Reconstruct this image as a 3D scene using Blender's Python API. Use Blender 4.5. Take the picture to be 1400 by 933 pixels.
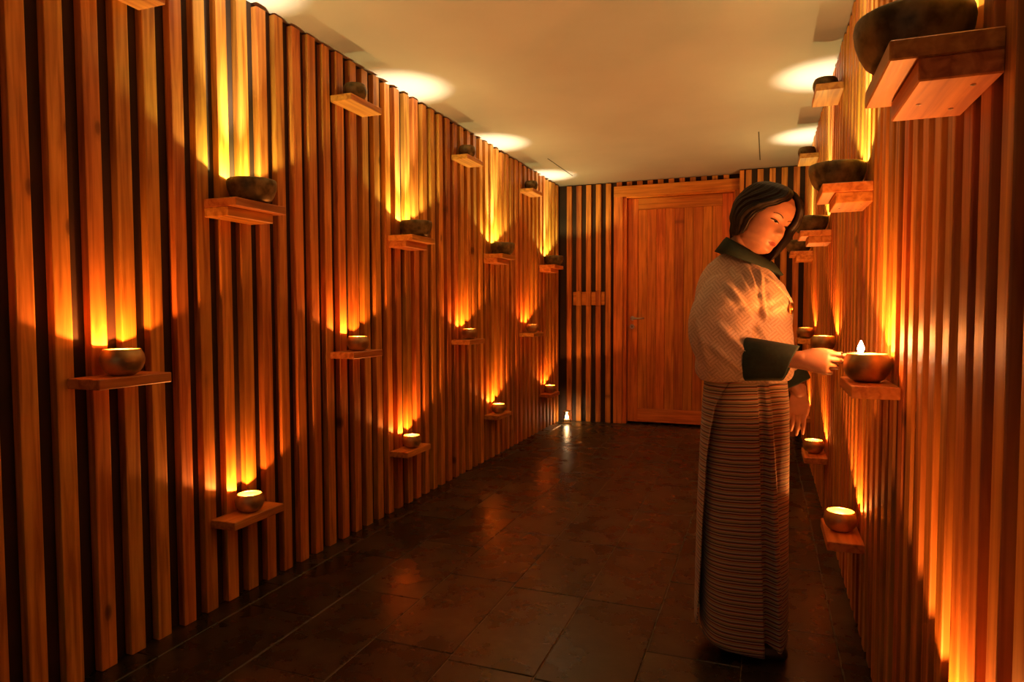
import bpy, bmesh, math, random
from mathutils import Vector, Matrix, noise
random.seed(7)
sc = bpy.context.scene
for o in list(bpy.data.objects): bpy.data.objects.remove(o)
COL = sc.collection
PI = math.pi

# ------------------------------------------------------------------ camera, world, exposure
CAM_H = 1.1918
F_PX, YAW, PITCH, ROLL = 916.2, 20.553, 2.696, -0.197
def camera_matrix():
    a, p, r = (math.radians(v) for v in (YAW, PITCH, ROLL))
    fw = Vector((-math.sin(a)*math.cos(p), math.cos(a)*math.cos(p), -math.sin(p)))
    rt = Vector((math.cos(a), math.sin(a), 0)); up = rt.cross(fw)
    rt2 = rt*math.cos(r)+up*math.sin(r); up2 = -rt*math.sin(r)+up*math.cos(r)
    m = Matrix((rt2, up2, -fw)).transposed().to_4x4()
    m.translation = (0, 0, CAM_H)
    return m
cd = bpy.data.cameras.new('camera'); cam = bpy.data.objects.new('camera', cd); COL.objects.link(cam)
cam.matrix_world = camera_matrix()
cd.sensor_width = 36; cd.lens = F_PX/1400*36; cd.clip_start = 0.02
sc.camera = cam
w = bpy.data.worlds.new('world'); sc.world = w; w.use_nodes = True
w.node_tree.nodes['Background'].inputs[0].default_value = (1.0, 0.80, 0.58, 1)
w.node_tree.nodes['Background'].inputs[1].default_value = 0.10
vs = sc.view_settings
vs.view_transform = 'Standard'; vs.look = 'None'; vs.gamma = 1; vs.use_curve_mapping = False
vs.exposure = 0.0
LOW_W, HIGH_W, SPOT_W = 11.0, 13.0, 115.0            # candle powers, and the narrow upward beam of the upper bowls
TAPER_W = 5.0
LOW_C, HIGH_C, SPOT_C = (1.0, 0.28, 0.050), (1.0, 0.92, 0.30), (1.0, 0.86, 0.50)

# ------------------------------------------------------------------ room dimensions
XL, XR, H, D = -2.029, 0.342, 2.5, 6.899
Y0 = -1.3                          # the corridor goes on behind the camera
SLAT_D = 0.032

# ------------------------------------------------------------------ helpers
def link(o, parent=None):
    COL.objects.link(o)
    if parent: o.parent = parent
    return o
def mesh_obj(name, verts, faces, mat=None, parent=None, smooth=False, uvs=None):
    me = bpy.data.meshes.new(name); me.from_pydata([tuple(v) for v in verts], [], faces); me.update()
    if smooth:
        for p in me.polygons: p.use_smooth = True
    if mat: me.materials.append(mat)
    if uvs:
        l = me.uv_layers.new(name='UVMap')
        for p in me.polygons:
            for li in p.loop_indices: l.data[li].uv = uvs[me.loops[li].vertex_index]
    return link(bpy.data.objects.new(name, me), parent)
def bm_obj(name, bm, mat=None, parent=None, smooth=False):
    me = bpy.data.meshes.new(name); bm.normal_update(); bm.to_mesh(me); bm.free()
    if smooth:
        for p in me.polygons: p.use_smooth = True
    if mat: me.materials.append(mat)
    return link(bpy.data.objects.new(name, me), parent)
def box_bm(lo, hi, bev=0.0, seg=1, bm=None):
    new = bm is None
    if new: bm = bmesh.new()
    t = bmesh.new(); bmesh.ops.create_cube(t, size=1)
    for v in t.verts:
        v.co = Vector([(lo[i]+hi[i])/2 + v.co[i]*(hi[i]-lo[i]) for i in range(3)])
    if bev: bmesh.ops.bevel(t, geom=list(t.edges), offset=bev, segments=seg, affect='EDGES', profile=.6)
    me = bpy.data.meshes.new('t'); t.to_mesh(me); t.free(); bm.from_mesh(me); bpy.data.meshes.remove(me)
    return bm
def box(name, lo, hi, mat, parent=None, bev=0.0, seg=1):
    return bm_obj(name, box_bm(lo, hi, bev, seg), mat, parent)
def lathe_data(prof, n=40):
    vs, fs = [], []
    for r, z in prof:
        for i in range(n):
            a = 2*PI*i/n; vs.append((r*math.cos(a), r*math.sin(a), z))
    for j in range(len(prof)-1):
        for i in range(n):
            k = (i+1) % n; fs.append((j*n+i, j*n+k, (j+1)*n+k, (j+1)*n+i))
    fs.append(tuple(reversed(range(n)))); m = (len(prof)-1)*n
    fs.append(tuple(range(m, m+n)))
    return vs, fs
def tag(o, label=None, cat=None, group=None, kind=None):
    if label: o['label'] = label
    if cat: o['category'] = cat
    if group: o['group'] = group
    if kind: o['kind'] = kind
    return o
def empty(name, loc=(0, 0, 0)):
    o = bpy.data.objects.new(name, None); o.location = loc; o.empty_display_size = .05
    return link(o)

# ------------------------------------------------------------------ materials
def new_mat(name):
    m = bpy.data.materials.new(name); m.use_nodes = True
    nt = m.node_tree; b = nt.nodes['Principled BSDF']
    return m, nt, b
def N(nt, t, **k):
    n = nt.nodes.new(t)
    for a, v in k.items(): setattr(n, a, v)
    return n
def L(nt, a, b): nt.links.new(a, b)
def ramp(nt, stops, interp='LINEAR'):
    r = N(nt, 'ShaderNodeValToRGB'); cr = r.color_ramp; cr.interpolation = interp
    while len(cr.elements) < len(stops): cr.elements.new(0.5)
    for e, (p, c) in zip(cr.elements, stops):
        e.position = p; e.color = (*c, 1)
    return r
def math_n(nt, op, a, b=None, c=None):
    n = N(nt, 'ShaderNodeMath', operation=op)
    for i, v in enumerate((a, b, c)):
        if v is None: continue
        if isinstance(v, (int, float)): n.inputs[i].default_value = v
        else: L(nt, v, n.inputs[i])
    return n.outputs[0]
def wood(name, light, mid, dark, axis='Z', rough=.42, knots=True):
    m, nt, b = new_mat(name)
    tc = N(nt, 'ShaderNodeTexCoord'); oi = N(nt, 'ShaderNodeObjectInfo')
    rv = N(nt, 'ShaderNodeVectorMath', operation='MULTIPLY_ADD')
    cmb = N(nt, 'ShaderNodeCombineXYZ')
    for i in range(3): L(nt, oi.outputs['Random'], cmb.inputs[i])
    L(nt, cmb.outputs[0], rv.inputs[0]); rv.inputs[1].default_value = (37, 53, 71); L(nt, tc.outputs['Object'], rv.inputs[2])
    sc3 = {'Z': (1, 1, .055), 'Y': (1, .055, 1), 'X': (.055, 1, 1)}[axis]
    st = N(nt, 'ShaderNodeVectorMath', operation='MULTIPLY'); L(nt, rv.outputs[0], st.inputs[0]); st.inputs[1].default_value = sc3
    n1 = N(nt, 'ShaderNodeTexNoise'); L(nt, st.outputs[0], n1.inputs['Vector'])
    n1.inputs['Scale'].default_value = 42; n1.inputs['Detail'].default_value = 5; n1.inputs['Distortion'].default_value = .6
    n2 = N(nt, 'ShaderNodeTexNoise'); L(nt, rv.outputs[0], n2.inputs['Vector']); n2.inputs['Scale'].default_value = 4; n2.inputs['Detail'].default_value = 3
    r1 = ramp(nt, [(.34, dark), (.49, mid), (.64, light)]); L(nt, n1.outputs[0], r1.inputs[0])
    hsv = N(nt, 'ShaderNodeHueSaturation'); L(nt, r1.outputs[0], hsv.inputs['Color'])
    v = math_n(nt, 'MULTIPLY_ADD', oi.outputs['Random'], .40, .62)
    v2 = math_n(nt, 'MULTIPLY_ADD', n2.outputs[0], .5, v); v3 = math_n(nt, 'SUBTRACT', v2, .08)
    L(nt, v3, hsv.inputs['Value'])
    hh = math_n(nt, 'MULTIPLY_ADD', math_n(nt, 'FRACT', math_n(nt, 'MULTIPLY', oi.outputs['Random'], 17.3)), .022, .487)
    L(nt, hh, hsv.inputs['Hue'])
    col = hsv.outputs[0]
    if knots:
        ks = N(nt, 'ShaderNodeVectorMath', operation='MULTIPLY'); L(nt, rv.outputs[0], ks.inputs[0])
        ks.inputs[1].default_value = {'Z': (0, 7, 3.2), 'Y': (0, 3.2, 7), 'X': (3.2, 0, 7)}[axis]
        vo = N(nt, 'ShaderNodeTexVoronoi'); L(nt, ks.outputs[0], vo.inputs['Vector']); vo.inputs['Scale'].default_value = 1
        sel = math_n(nt, 'GREATER_THAN', N_sep(nt, vo.outputs['Color']), .50)
        k = ramp(nt, [(.05, (1, 1, 1)), (.085, (.75,)*3), (.11, (.25,)*3), (.17, (0, 0, 0))]); L(nt, vo.outputs['Distance'], k.inputs[0])
        kf = math_n(nt, 'MULTIPLY', k.outputs[0], sel); kf2 = math_n(nt, 'MULTIPLY', kf, .85)
        mx = N(nt, 'ShaderNodeMixRGB'); L(nt, kf2, mx.inputs[0]); L(nt, col, mx.inputs[1]); mx.inputs[2].default_value = (dark[0]*.22, dark[1]*.2, dark[2]*.2, 1)
        col = mx.outputs[0]
    L(nt, col, b.inputs['Base Color'])
    b.inputs['Roughness'].default_value = rough
    bp = N(nt, 'ShaderNodeBump'); bp.inputs['Strength'].default_value = .25; bp.inputs['Distance'].default_value = .002
    L(nt, n1.outputs[0], bp.inputs['Height']); L(nt, bp.outputs[0], b.inputs['Normal'])
    return m
def N_sep(nt, c):
    s = N(nt, 'ShaderNodeSeparateColor'); L(nt, c, s.inputs[0]); return s.outputs[0]
def plain(name, col, rough=.5, metal=0.0, var=.25, scale=20, bump=0.0, spec=None):
    m, nt, b = new_mat(name)
    tc = N(nt, 'ShaderNodeTexCoord'); n = N(nt, 'ShaderNodeTexNoise'); L(nt, tc.outputs['Object'], n.inputs['Vector'])
    n.inputs['Scale'].default_value = scale; n.inputs['Detail'].default_value = 4
    r = ramp(nt, [(.3, tuple(c*(1-var) for c in col)), (.7, tuple(min(1, c*(1+var)) for c in col))]); L(nt, n.outputs[0], r.inputs[0])
    L(nt, r.outputs[0], b.inputs['Base Color'])
    b.inputs['Roughness'].default_value = rough; b.inputs['Metallic'].default_value = metal
    if spec is not None: b.inputs['Specular IOR Level'].default_value = spec
    if bump:
        bp = N(nt, 'ShaderNodeBump'); bp.inputs['Strength'].default_value = bump; bp.inputs['Distance'].default_value = .003
        L(nt, n.outputs[0], bp.inputs['Height']); L(nt, bp.outputs[0], b.inputs['Normal'])
    return m
def emit(name, col, strength):
    m, nt, b = new_mat(name)
    b.inputs['Base Color'].default_value = (*col, 1)
    b.inputs['Emission Color'].default_value = (*col, 1); b.inputs['Emission Strength'].default_value = strength
    return m

M_slat = wood('pine_slat', (.76, .33, .06), (.62, .235, .036), (.40, .125, .018), rough=.5)
M_shelf = wood('pine_shelf', (.76, .36, .08), (.64, .27, .05), (.46, .16, .03), axis='Y', knots=False)
M_door = wood('pine_door', (.80, .31, .05), (.68, .235, .035), (.50, .15, .022))
M_frame = wood('pine_frame', (.80, .33, .06), (.68, .25, .04), (.50, .16, .025))
M_framex = wood('pine_frame_cross', (.80, .33, .06), (.68, .25, .04), (.50, .16, .025), axis='X')
M_back = plain('dark_backing', (.035, .014, .008), .8, var=.3, scale=6)
M_ceil = plain('white_plaster', (.42, .370, .370), .9, var=.03, scale=3, bump=.05)
M_gap = plain('dark_slot', (.05, .04, .03), .8)
M_grout = plain('grey_grout', (.19, .165, .12), .9, var=.3, scale=30, bump=.3)
def bronze(name, a, b_, rough, metal=.85):
    m, nt, b = new_mat(name)
    tc = N(nt, 'ShaderNodeTexCoord'); oi = N(nt, 'ShaderNodeObjectInfo')
    ad = N(nt, 'ShaderNodeVectorMath', operation='ADD'); L(nt, tc.outputs['Object'], ad.inputs[0]); L(nt, oi.outputs['Random'], ad.inputs[1])
    n = N(nt, 'ShaderNodeTexNoise'); L(nt, ad.outputs[0], n.inputs['Vector']); n.inputs['Scale'].default_value = 28; n.inputs['Detail'].default_value = 6
    r = ramp(nt, [(.35, a), (.65, b_)]); L(nt, n.outputs[0], r.inputs[0]); L(nt, r.outputs[0], b.inputs['Base Color'])
    rr = math_n(nt, 'MULTIPLY_ADD', n.outputs[0], .3, rough-.1); L(nt, rr, b.inputs['Roughness'])
    b.inputs['Metallic'].default_value = metal
    bp = N(nt, 'ShaderNodeBump'); bp.inputs['Strength'].default_value = .25; bp.inputs['Distance'].default_value = .002
    L(nt, n.outputs[0], bp.inputs['Height']); L(nt, bp.outputs[0], b.inputs['Normal'])
    return m
M_brass = bronze('brass', (.42, .29, .12), (.62, .45, .20), .36)
M_oldbronze = bronze('dark_bronze', (.08, .068, .034), (.27, .21, .10), .42, .6)
M_wax = plain('candle_wax', (.85, .78, .62), .5, var=.04)
M_cup = plain('candle_cup', (.7, .7, .68), .3, 1.0, var=.05)
M_wick = plain('wick', (.03, .02, .02), .9)
M_flame = emit('flame', (1.0, .62, .22), 30)
M_steel = plain('brushed_steel', (.65, .62, .58), .3, 1.0, var=.08)
def slate():
    m, nt, b = new_mat('slate_tile')
    tc = N(nt, 'ShaderNodeTexCoord'); oi = N(nt, 'ShaderNodeObjectInfo')
    cmb = N(nt, 'ShaderNodeVectorMath', operation='MULTIPLY_ADD')
    c3 = N(nt, 'ShaderNodeCombineXYZ'); [L(nt, oi.outputs['Random'], c3.inputs[i]) for i in range(3)]
    L(nt, c3.outputs[0], cmb.inputs[0]); cmb.inputs[1].default_value = (31, 47, 11); L(nt, tc.outputs['Object'], cmb.inputs[2])
    n = N(nt, 'ShaderNodeTexNoise'); L(nt, cmb.outputs[0], n.inputs['Vector']); n.inputs['Scale'].default_value = 7; n.inputs['Detail'].default_value = 8; n.inputs['Roughness'].default_value = .62
    n2 = N(nt, 'ShaderNodeTexNoise'); L(nt, cmb.outputs[0], n2.inputs['Vector']); n2.inputs['Scale'].default_value = 90; n2.inputs['Detail'].default_value = 3
    r = ramp(nt, [(.35, (.020, .016, .011)), (.55, (.036, .029, .019)), (.75, (.075, .062, .040))]); L(nt, n.outputs[0], r.inputs[0])
    hsv = N(nt, 'ShaderNodeHueSaturation'); L(nt, r.outputs[0], hsv.inputs['Color'])
    L(nt, math_n(nt, 'MULTIPLY_ADD', oi.outputs['Random'], .7, .65), hsv.inputs['Value']); L(nt, hsv.outputs[0], b.inputs['Base Color'])
    L(nt, math_n(nt, 'MULTIPLY_ADD', n.outputs[0], .22, .17), b.inputs['Roughness'])
    hs = math_n(nt, 'MULTIPLY_ADD', n2.outputs[0], .12, n.outputs[0])
    bp = N(nt, 'ShaderNodeBump'); bp.inputs['Strength'].default_value = .22; bp.inputs['Distance'].default_value = .005
    L(nt, hs, bp.inputs['Height']); L(nt, bp.outputs[0], b.inputs['Normal'])
    return m
M_slate = slate()

# ------------------------------------------------------------------ room shell
def struct(o): o['kind'] = 'structure'; return o
floor = struct(box('floor', (XL-.15, Y0, -.12), (XR+.15, D+.3, -.004), M_grout))
ceiling = struct(box('ceiling', (XL-.15, Y0, H), (XR+.15, D+.3, H+.1), M_ceil))
wall_left = struct(box('wall_left', (XL-SLAT_D-.1, Y0, -.004), (XL-SLAT_D, D+.3, H), M_back))
wall_right = struct(box('wall_right', (XR+SLAT_D, Y0, -.004), (XR+SLAT_D+.1, D+.3, H), M_back))
STEP = .2
DX0, DX1, DZ = -1.372, -.262, 2.345           # door opening
bm = box_bm((XL-SLAT_D, D+SLAT_D, -.004), (DX0, D+.2, H))
box_bm((DX0, D+SLAT_D, DZ), (DX1, D+.2, H), bm=bm)
box_bm((DX1, D+SLAT_D, -.004), (XR+SLAT_D, D+.2, H), bm=bm)
box_bm((-.225, D-STEP+SLAT_D, -.004), (XR+SLAT_D, D+SLAT_D, H), bm=bm)
box_bm((XL-SLAT_D, D+.2, -.12), (XR+SLAT_D, D+.3, H), bm=bm)  # unseen slab added behind the door to block world light at its bottom gap
wall_back = struct(bm_obj('wall_back', bm, M_back))

# thin seams of an access panel in the plaster
def slot(p0, p1):
    p0, p1 = Vector(p0), Vector(p1); d = (p1-p0).normalized(); n = Vector((-d.y, d.x, 0))*.004
    v = [p0-n, p1-n, p1+n, p0+n]; v = [(q.x, q.y, H-.002) for q in v]+[(q.x, q.y, H+.001) for q in v]
    return mesh_obj('panel_seam', v, [(3, 2, 1, 0), (4, 5, 6, 7), (0, 1, 5, 4), (1, 2, 6, 5), (2, 3, 7, 6), (3, 0, 4, 7)], M_gap, ceiling)
slot((-1.77, 5.62, 0), (-1.77, 6.42, 0)); slot((-.05, 5.35, 0), (-.045, 6.35, 0))

def slat_mesh(h):
    bm = box_bm((0, -.0285, 0), (SLAT_D, .0285, h), .0036, 2)
    me = bpy.data.meshes.new('slat'); bm.to_mesh(me); bm.free(); me.materials.append(M_slat); return me
SM = [slat_mesh(2.488), slat_mesh(2.482), slat_mesh(2.493)]
def add_slat(parent, x, y, rot, me=None, z=0.0):
    o = bpy.data.objects.new('slat', me or random.choice(SM)); link(o, parent)
    o.location = (x, y, z); o.rotation_euler = (0, 0, rot+random.uniform(-.012, .012)); return o
y = 1.374-.0285
ys = []
k = int((Y0-y)/.1135)+1
while y+k*.1135 < D-.05:
    ys.append(y+k*.1135); k += 1
for yy in ys:
    o = add_slat(wall_left, XL-SLAT_D+random.uniform(-.0015, .0015), yy+random.uniform(-.002, .002), 0)
    o.scale.y = random.uniform(.96, 1.05)
k = int((Y0-1.22)/.1135)+1
while 1.22+k*.1135 < D-STEP-.03:
    o = add_slat(wall_right, XR+SLAT_D+random.uniform(-.0015, .0015), 1.22+k*.1135+random.uniform(-.002, .002), PI)
    o.scale.y = random.uniform(.96, 1.05); k += 1
# end wall: slats left of the door, with three short pieces set across, right of it, and stubs over the frame
ZB = (1.225, 1.385)
def short_slat(x, yf, z0, z1, proud=0.0):
    o = box('slat', (-.0265, -proud, 0), (.0265, SLAT_D, z1-z0), M_slat, wall_back, .002)
    o.location = (x, yf, z0); return o
for i in range(5):
    x = -1.937+i*.105
    if 1 <= i <= 3:
        short_slat(x, D, 0, ZB[0]); short_slat(x, D, ZB[1], 2.488)
        short_slat(x, D, ZB[0]+.002, ZB[1]-.002, .004)
    else: short_slat(x, D, 0, 2.488)
o = box('slat', (-.17, -.012, 0), (.17, 0, ZB[1]-ZB[0]-.02), M_framex, wall_back, .002); o.location = (-1.727, D+.03, ZB[0]+.01)
for i in range(5): short_slat(-.145+i*.104, D-STEP, 0, 2.488)
o = box('slat', (-.02, 0, 0), (.02, SLAT_D+.15, 2.488), M_door, wall_back, .002); o.location = (-.205, D-STEP, 0)
for i in range(11):
    short_slat(-1.405+i*.105, D, 2.447, 2.495)

# floor tiles in staggered rows
tw, tl = .3135, .64
xs = [-1.935+tw*i for i in range(-1, 8)]
starts = [0.4, 2.12, 2.40, 2.05, 2.65, 2.64, 2.3, 2.0, 2.45]
tile_v = {}
for i, x0 in enumerate(xs):
    a, b_ = max(x0, XL-SLAT_D), min(x0+tw, XR+SLAT_D)
    if b_-a < .02: continue
    y = starts[i]-tl*20
    while y < D+.18:
        c0, c1 = max(y, Y0), min(y+tl, D+.19)
        if c1-c0 > .05:
            g = .0017; hx, hy = (b_-a)/2-g, (c1-c0)/2-g
            key = (round(hx, 3), round(hy, 3))
            if key not in tile_v:
                t = box_bm((-hx, -hy, -.016), (hx, hy, 0), .0025, 1)
                me = bpy.data.meshes.new('tile'); t.to_mesh(me); t.free(); me.materials.append(M_slate); tile_v[key] = me
            o = link(bpy.data.objects.new('tile', tile_v[key]), floor)
            o.location = ((a+b_)/2, (c0+c1)/2, random.uniform(-.0012, 0))
            o.rotation_euler = (random.uniform(-.0025, .0025), random.uniform(-.004, .004), 0)
        y += tl

# ------------------------------------------------------------------ door
door = struct(empty('door_1', (0, 0, 0)))
dl, dr, dz = -1.322, -.285, 2.325
yd = D+.06
# casing
box('door_frame', (-1.455, D-.022, 0), (DX0+.012, D+.05, 2.445), M_frame, door, .004)
box('door_frame', (DX1-.012, D-.022, 0), (-.20, D+.05, 2.445), M_frame, door, .004)
box('door_frame', (-1.455, D-.026, DZ-.005), (-.20, D+.05, 2.449), M_framex, door, .004)
box('door_jamb', (DX0, D, 0), (dl-.004, D+.12, DZ), M_door, door, .003)
box('door_jamb', (dr+.004, D, 0), (DX1, D+.12, DZ), M_door, door, .003)
box('door_jamb', (DX0, D, dz+.004), (DX1, D+.12, DZ), M_framex, door, .003)
# leaf
st, top, bot = .105, .115, .14
box('stile', (dl, yd-.006, .02), (dl+st, yd+.035, dz), M_door, door, .003)
box('stile', (dr-st, yd-.006, .02), (dr, yd+.035, dz), M_door, door, .003)
box('rail', (dl+st, yd-.006, dz-top), (dr-st, yd+.035, dz), M_framex, door, .003)
box('rail', (dl+st, yd-.006, .02), (dr-st, yd+.035, .02+bot), M_framex, door, .003)
npl = 9; pw = (dr-dl-2*st)/npl
for i in range(npl):
    a = dl+st+i*pw
    o = box('plank', (-pw/2+.0006, 0, 0), (pw/2-.0006, .025, dz-top-bot-.02), M_door, door, .0035)
    o.location = (a+pw/2, yd+.002, .02+bot)
def tube_obj(name, pts, r, mat, parent, n=12):
    vs, fs = [], []
    for i, p in enumerate(pts):
        p = Vector(p); t = (Vector(pts[min(i+1, len(pts)-1)])-Vector(pts[max(i-1, 0)])).normalized()
        u = t.cross(Vector((0, 0, 1)) if abs(t.z) < .9 else Vector((1, 0, 0))).normalized(); v = t.cross(u)
        for k in range(n):
            a = 2*PI*k/n; vs.append(p+(u*math.cos(a)+v*math.sin(a))*r)
    for i in range(len(pts)-1):
        for k in range(n):
            q = (k+1) % n; fs.append((i*n+k, i*n+q, (i+1)*n+q, (i+1)*n+k))
    fs.append(tuple(reversed(range(n)))); fs.append(tuple(range((len(pts)-1)*n, len(pts)*n)))
    return mesh_obj(name, vs, fs, mat, parent, True)
hx, hz = dl+.052, 1.095
tube_obj('door_handle', [(hx, yd-.006, hz), (hx, yd-.05, hz), (hx+.006, yd-.058, hz), (hx+.018, yd-.06, hz), (hx+.125, yd-.06, hz)], .0095, M_steel, door)
def disc(name, c, r, t, mat, parent):
    vs, fs = lathe_data([(r*.92, 0), (r, t*.3), (r, t*.8), (r*.9, t)], 24)
    o = mesh_obj(name, vs, fs, mat, parent); o.location = c; o.rotation_euler = (PI/2, 0, 0); return o
disc('handle_rose', (hx, yd-.004, hz), .024, .008, M_steel, door)
e_ = disc('key_escutcheon', (hx-.005, yd-.004, hz-.085), .025, .007, M_steel, door)
o = box('keyhole', (-.004, -.010, .0068), (.004, .010, .0078), M_wick, e_)

# ------------------------------------------------------------------ shelves, bowls, candles
def bowl_mesh(name, prof_out, th, mat, n=48):
    inner = [(max(r-th, .004), z+(th if i < 3 else th*.6)) for i, (r, z) in enumerate(prof_out)]
    rim_r, rim_z = prof_out[-1]
    inner = [(r, min(z, rim_z)) for r, z in inner]
    inner[-1] = (rim_r-th, rim_z-.0005)
    prof = prof_out+[(rim_r-th*.5, rim_z+th*.35)]+inner[::-1]
    vs, fs = lathe_data(prof, n)
    me = bpy.data.meshes.new(name); me.from_pydata(vs, [], fs); me.update()
    for p in me.polygons: p.use_smooth = True
    me.materials.append(mat); return me
small_prof = [(.018, 0), (.030, .0015), (.042, .009), (.051, .021), (.0565, .036), (.0575, .047), (.055, .060), (.050, .069), (.0485, .074)]
big_prof = [(.045, 0), (.062, .002), (.076, .014), (.086, .032), (.0935, .055), (.096, .074), (.0945, .086), (.093, .090)]
top_prof = [(.022, 0), (.036, .002), (.048, .012), (.056, .028), (.060, .045), (.058, .062), (.053, .074), (.051, .078)]
B_small = bowl_mesh('singing_bowl', small_prof, .003, M_brass)
B_big = bowl_mesh('singing_bowl', big_prof, .0045, M_oldbronze)
B_top = bowl_mesh('singing_bowl', top_prof, .0035, M_oldbronze)

def lathe_mesh(name, prof, mat, n=20, smooth=True):
    vs, fs = lathe_data(prof, n); me = bpy.data.meshes.new(name); me.from_pydata(vs, [], fs); me.update()
    if smooth:
        for p in me.polygons: p.use_smooth = True
    me.materials.append(mat); return me
def candle_meshes(h):
    return [lathe_mesh('cup', [(.0175, 0), (.019, .001), (.019, h*.8), (.0183, h*.8), (.0183, h*.6)], M_cup),
            lathe_mesh('wax', [(.0182, .0015), (.0182, h*.92), (.016, h), (.003, h*.97)], M_wax),
            lathe_mesh('wick', [(.0007, h*.9), (.0006, h+.006)], M_wick, 6),
            lathe_mesh('flame', [(.0008, h+.003), (.0028, h+.006), (.0034, h+.009), (.0024, h+.014), (.0008, h+.018)], M_flame, 10)]
C_tall, C_low = candle_meshes(.026), candle_meshes(.012)
def candle(loc, meshes, light_z, power, color, label, group, rad=.004):
    r = empty('candle', loc); tag(r, label, 'candle', group)
    for me in meshes: link(bpy.data.objects.new(me.name.split('.')[0], me), r)
    ld = bpy.data.lights.new('candle_light', 'POINT'); ld.energy = power; ld.color = color; ld.shadow_soft_size = rad
    lo = link(bpy.data.objects.new('candle_light', ld), r); lo.location = (0, 0, light_z)
    return r
ORD = ['nearest', 'second from', 'third from', 'fourth from']
def ordn(k): return ['first from the door', 'second from the door', 'third from the door', 'fourth from the door'][k]
ROW = {'T': 'topmost row', 'U': 'upper middle row', 'M': 'lower middle row', 'L': 'lowest row'}
ROWZ = {'T': 2.258, 'U': 1.622, 'M': .982, 'L': .367}
def shelf(side, row, y0, length, wall_txt, k):
    dep = {'U': .158, 'M': .140 if side < 0 else .118, 'L': .120, 'T': .122}[row]
    r = empty('shelf', (XL if side < 0 else XR, y0, ROWZ[row])); s = -side    # local x = out of the wall
    th = .033
    def bx(name, x0, x1, ya, yb, z0, z1):
        lo, hi = (min(s*x0, s*x1), ya, z0), (max(s*x0, s*x1), yb, z1)
        return box(name, lo, hi, M_shelf, r, .0025)
    bx('board', 0, dep, 0, length, -th, 0)
    kind = 'single board wooden shelf'
    if row == 'U':
        bx('bracket_block', 0, dep-.042, .002, length-.03, -th-.037, -th)
        kind = 'two-layer wooden shelf'
        for (px, py) in ((.03, .05), (.03, length-.09), (.09, .14)):
            vs, fs = lathe_data([(.004, 0), (.004, .0015), (.002, .0015), (.002, .0005)], 10)
            q = mesh_obj('screw', vs, fs, M_steel, r); q.location = (s*px, py, -th-.037); q.rotation_euler = (PI, 0, 0)
    tag(r, f'{kind}, {ROW[row]}, {wall_txt}, {ordn(k)}', 'shelf', 'small wooden wall shelves')
    return r
def place(side, row, y0, k, bowl_y=None, bowl_x=None, length=.285, scale=1.0):
    wt = "wall behind woman's back" if side < 0 else 'wall the woman faces'
    shelf(side, row, y0, length, wt, k)
    s = -side
    x = (XL if side < 0 else XR)+s*(bowl_x or {'U': .098, 'M': .078 if side < 0 else .064, 'L': .064, 'T': .066}[row]); yb = y0+(bowl_y or .155); z = ROWZ[row]
    me = {'T': B_top, 'U': B_big, 'M': B_small, 'L': B_small}[row]
    o = link(bpy.data.objects.new('singing_bowl', me)); o.location = (x, yb, z); o.scale = (scale,)*3
    o.rotation_euler.z = random.uniform(0, 6)
    ds = {'T': 'dark unlit bronze bowl', 'U': 'wide dark bronze bowl', 'M': 'rounded brass bowl', 'L': 'rounded brass bowl'}[row]
    tag(o, f'{ds}, {ROW[row]}, {wt}, {ordn(k)}', 'bowl', 'singing bowls on the wall shelves')
    if row == 'T': return
    lb = {'U': 'bowl candle', 'M': 'bowl candle', 'L': 'bowl candle'}[row]
    lab = f'small {lb}, {ROW[row]}, {wt}, {ordn(k)}'
    if row == 'U':
        c = candle((x, yb, z+.0066), C_low, .036, HIGH_W, HIGH_C, lab, 'candles in the bowls', .009)
        sd = bpy.data.lights.new('beam', 'SPOT'); sd.energy = SPOT_W; sd.color = SPOT_C; sd.shadow_soft_size = .012; sd.spot_size = math.radians(46); sd.spot_blend = 1.0
        so = link(bpy.data.objects.new('beam', sd), c); so.location = (0, 0, .040); so.rotation_euler = (PI, side*math.radians(6), 0)      # tipped a little to the wall
    else:
        dx = 0.0
        candle((x+dx, yb, z+.0048*scale), C_tall, .050*scale, LOW_W*(1.6 if (side > 0 and row == 'M' and k == 2) else 1), LOW_C, lab, 'candles in the bowls')
for k, y0 in enumerate([5.62, 4.23, 2.85, 1.475]): place(-1, 'T', y0, k, .12)
for k, y0 in enumerate([6.17, 4.79, 3.385, 2.025]): place(-1, 'U', y0, k, .155)
for k, y0 in enumerate([5.595, 4.21, 2.815, 1.46]): place(-1, 'M', y0, k, .132, length=.268, scale=1.15 if k == 3 else 1.0)
for k, y0 in enumerate([6.17, 4.79, 3.376, 2.022]): place(-1, 'L', y0, k, .145)
for k, y0 in enumerate([5.07, 3.54]): place(1, 'T', y0, k, .2)
for k, y0 in enumerate([5.47, 4.05, 2.56, 1.24]): place(1, 'U', y0, k, .16, length=.28)
for k, y0 in enumerate([5.0, 3.5, 2.0]): place(1, 'M', y0, k, .135, bowl_x=.064 if k == 2 else None, scale=1.08 if k == 2 else 1.0)
for k, y0 in enumerate([5.45, 4.01, 2.58, 1.24]): place(1, 'L', y0, k, .145)

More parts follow.
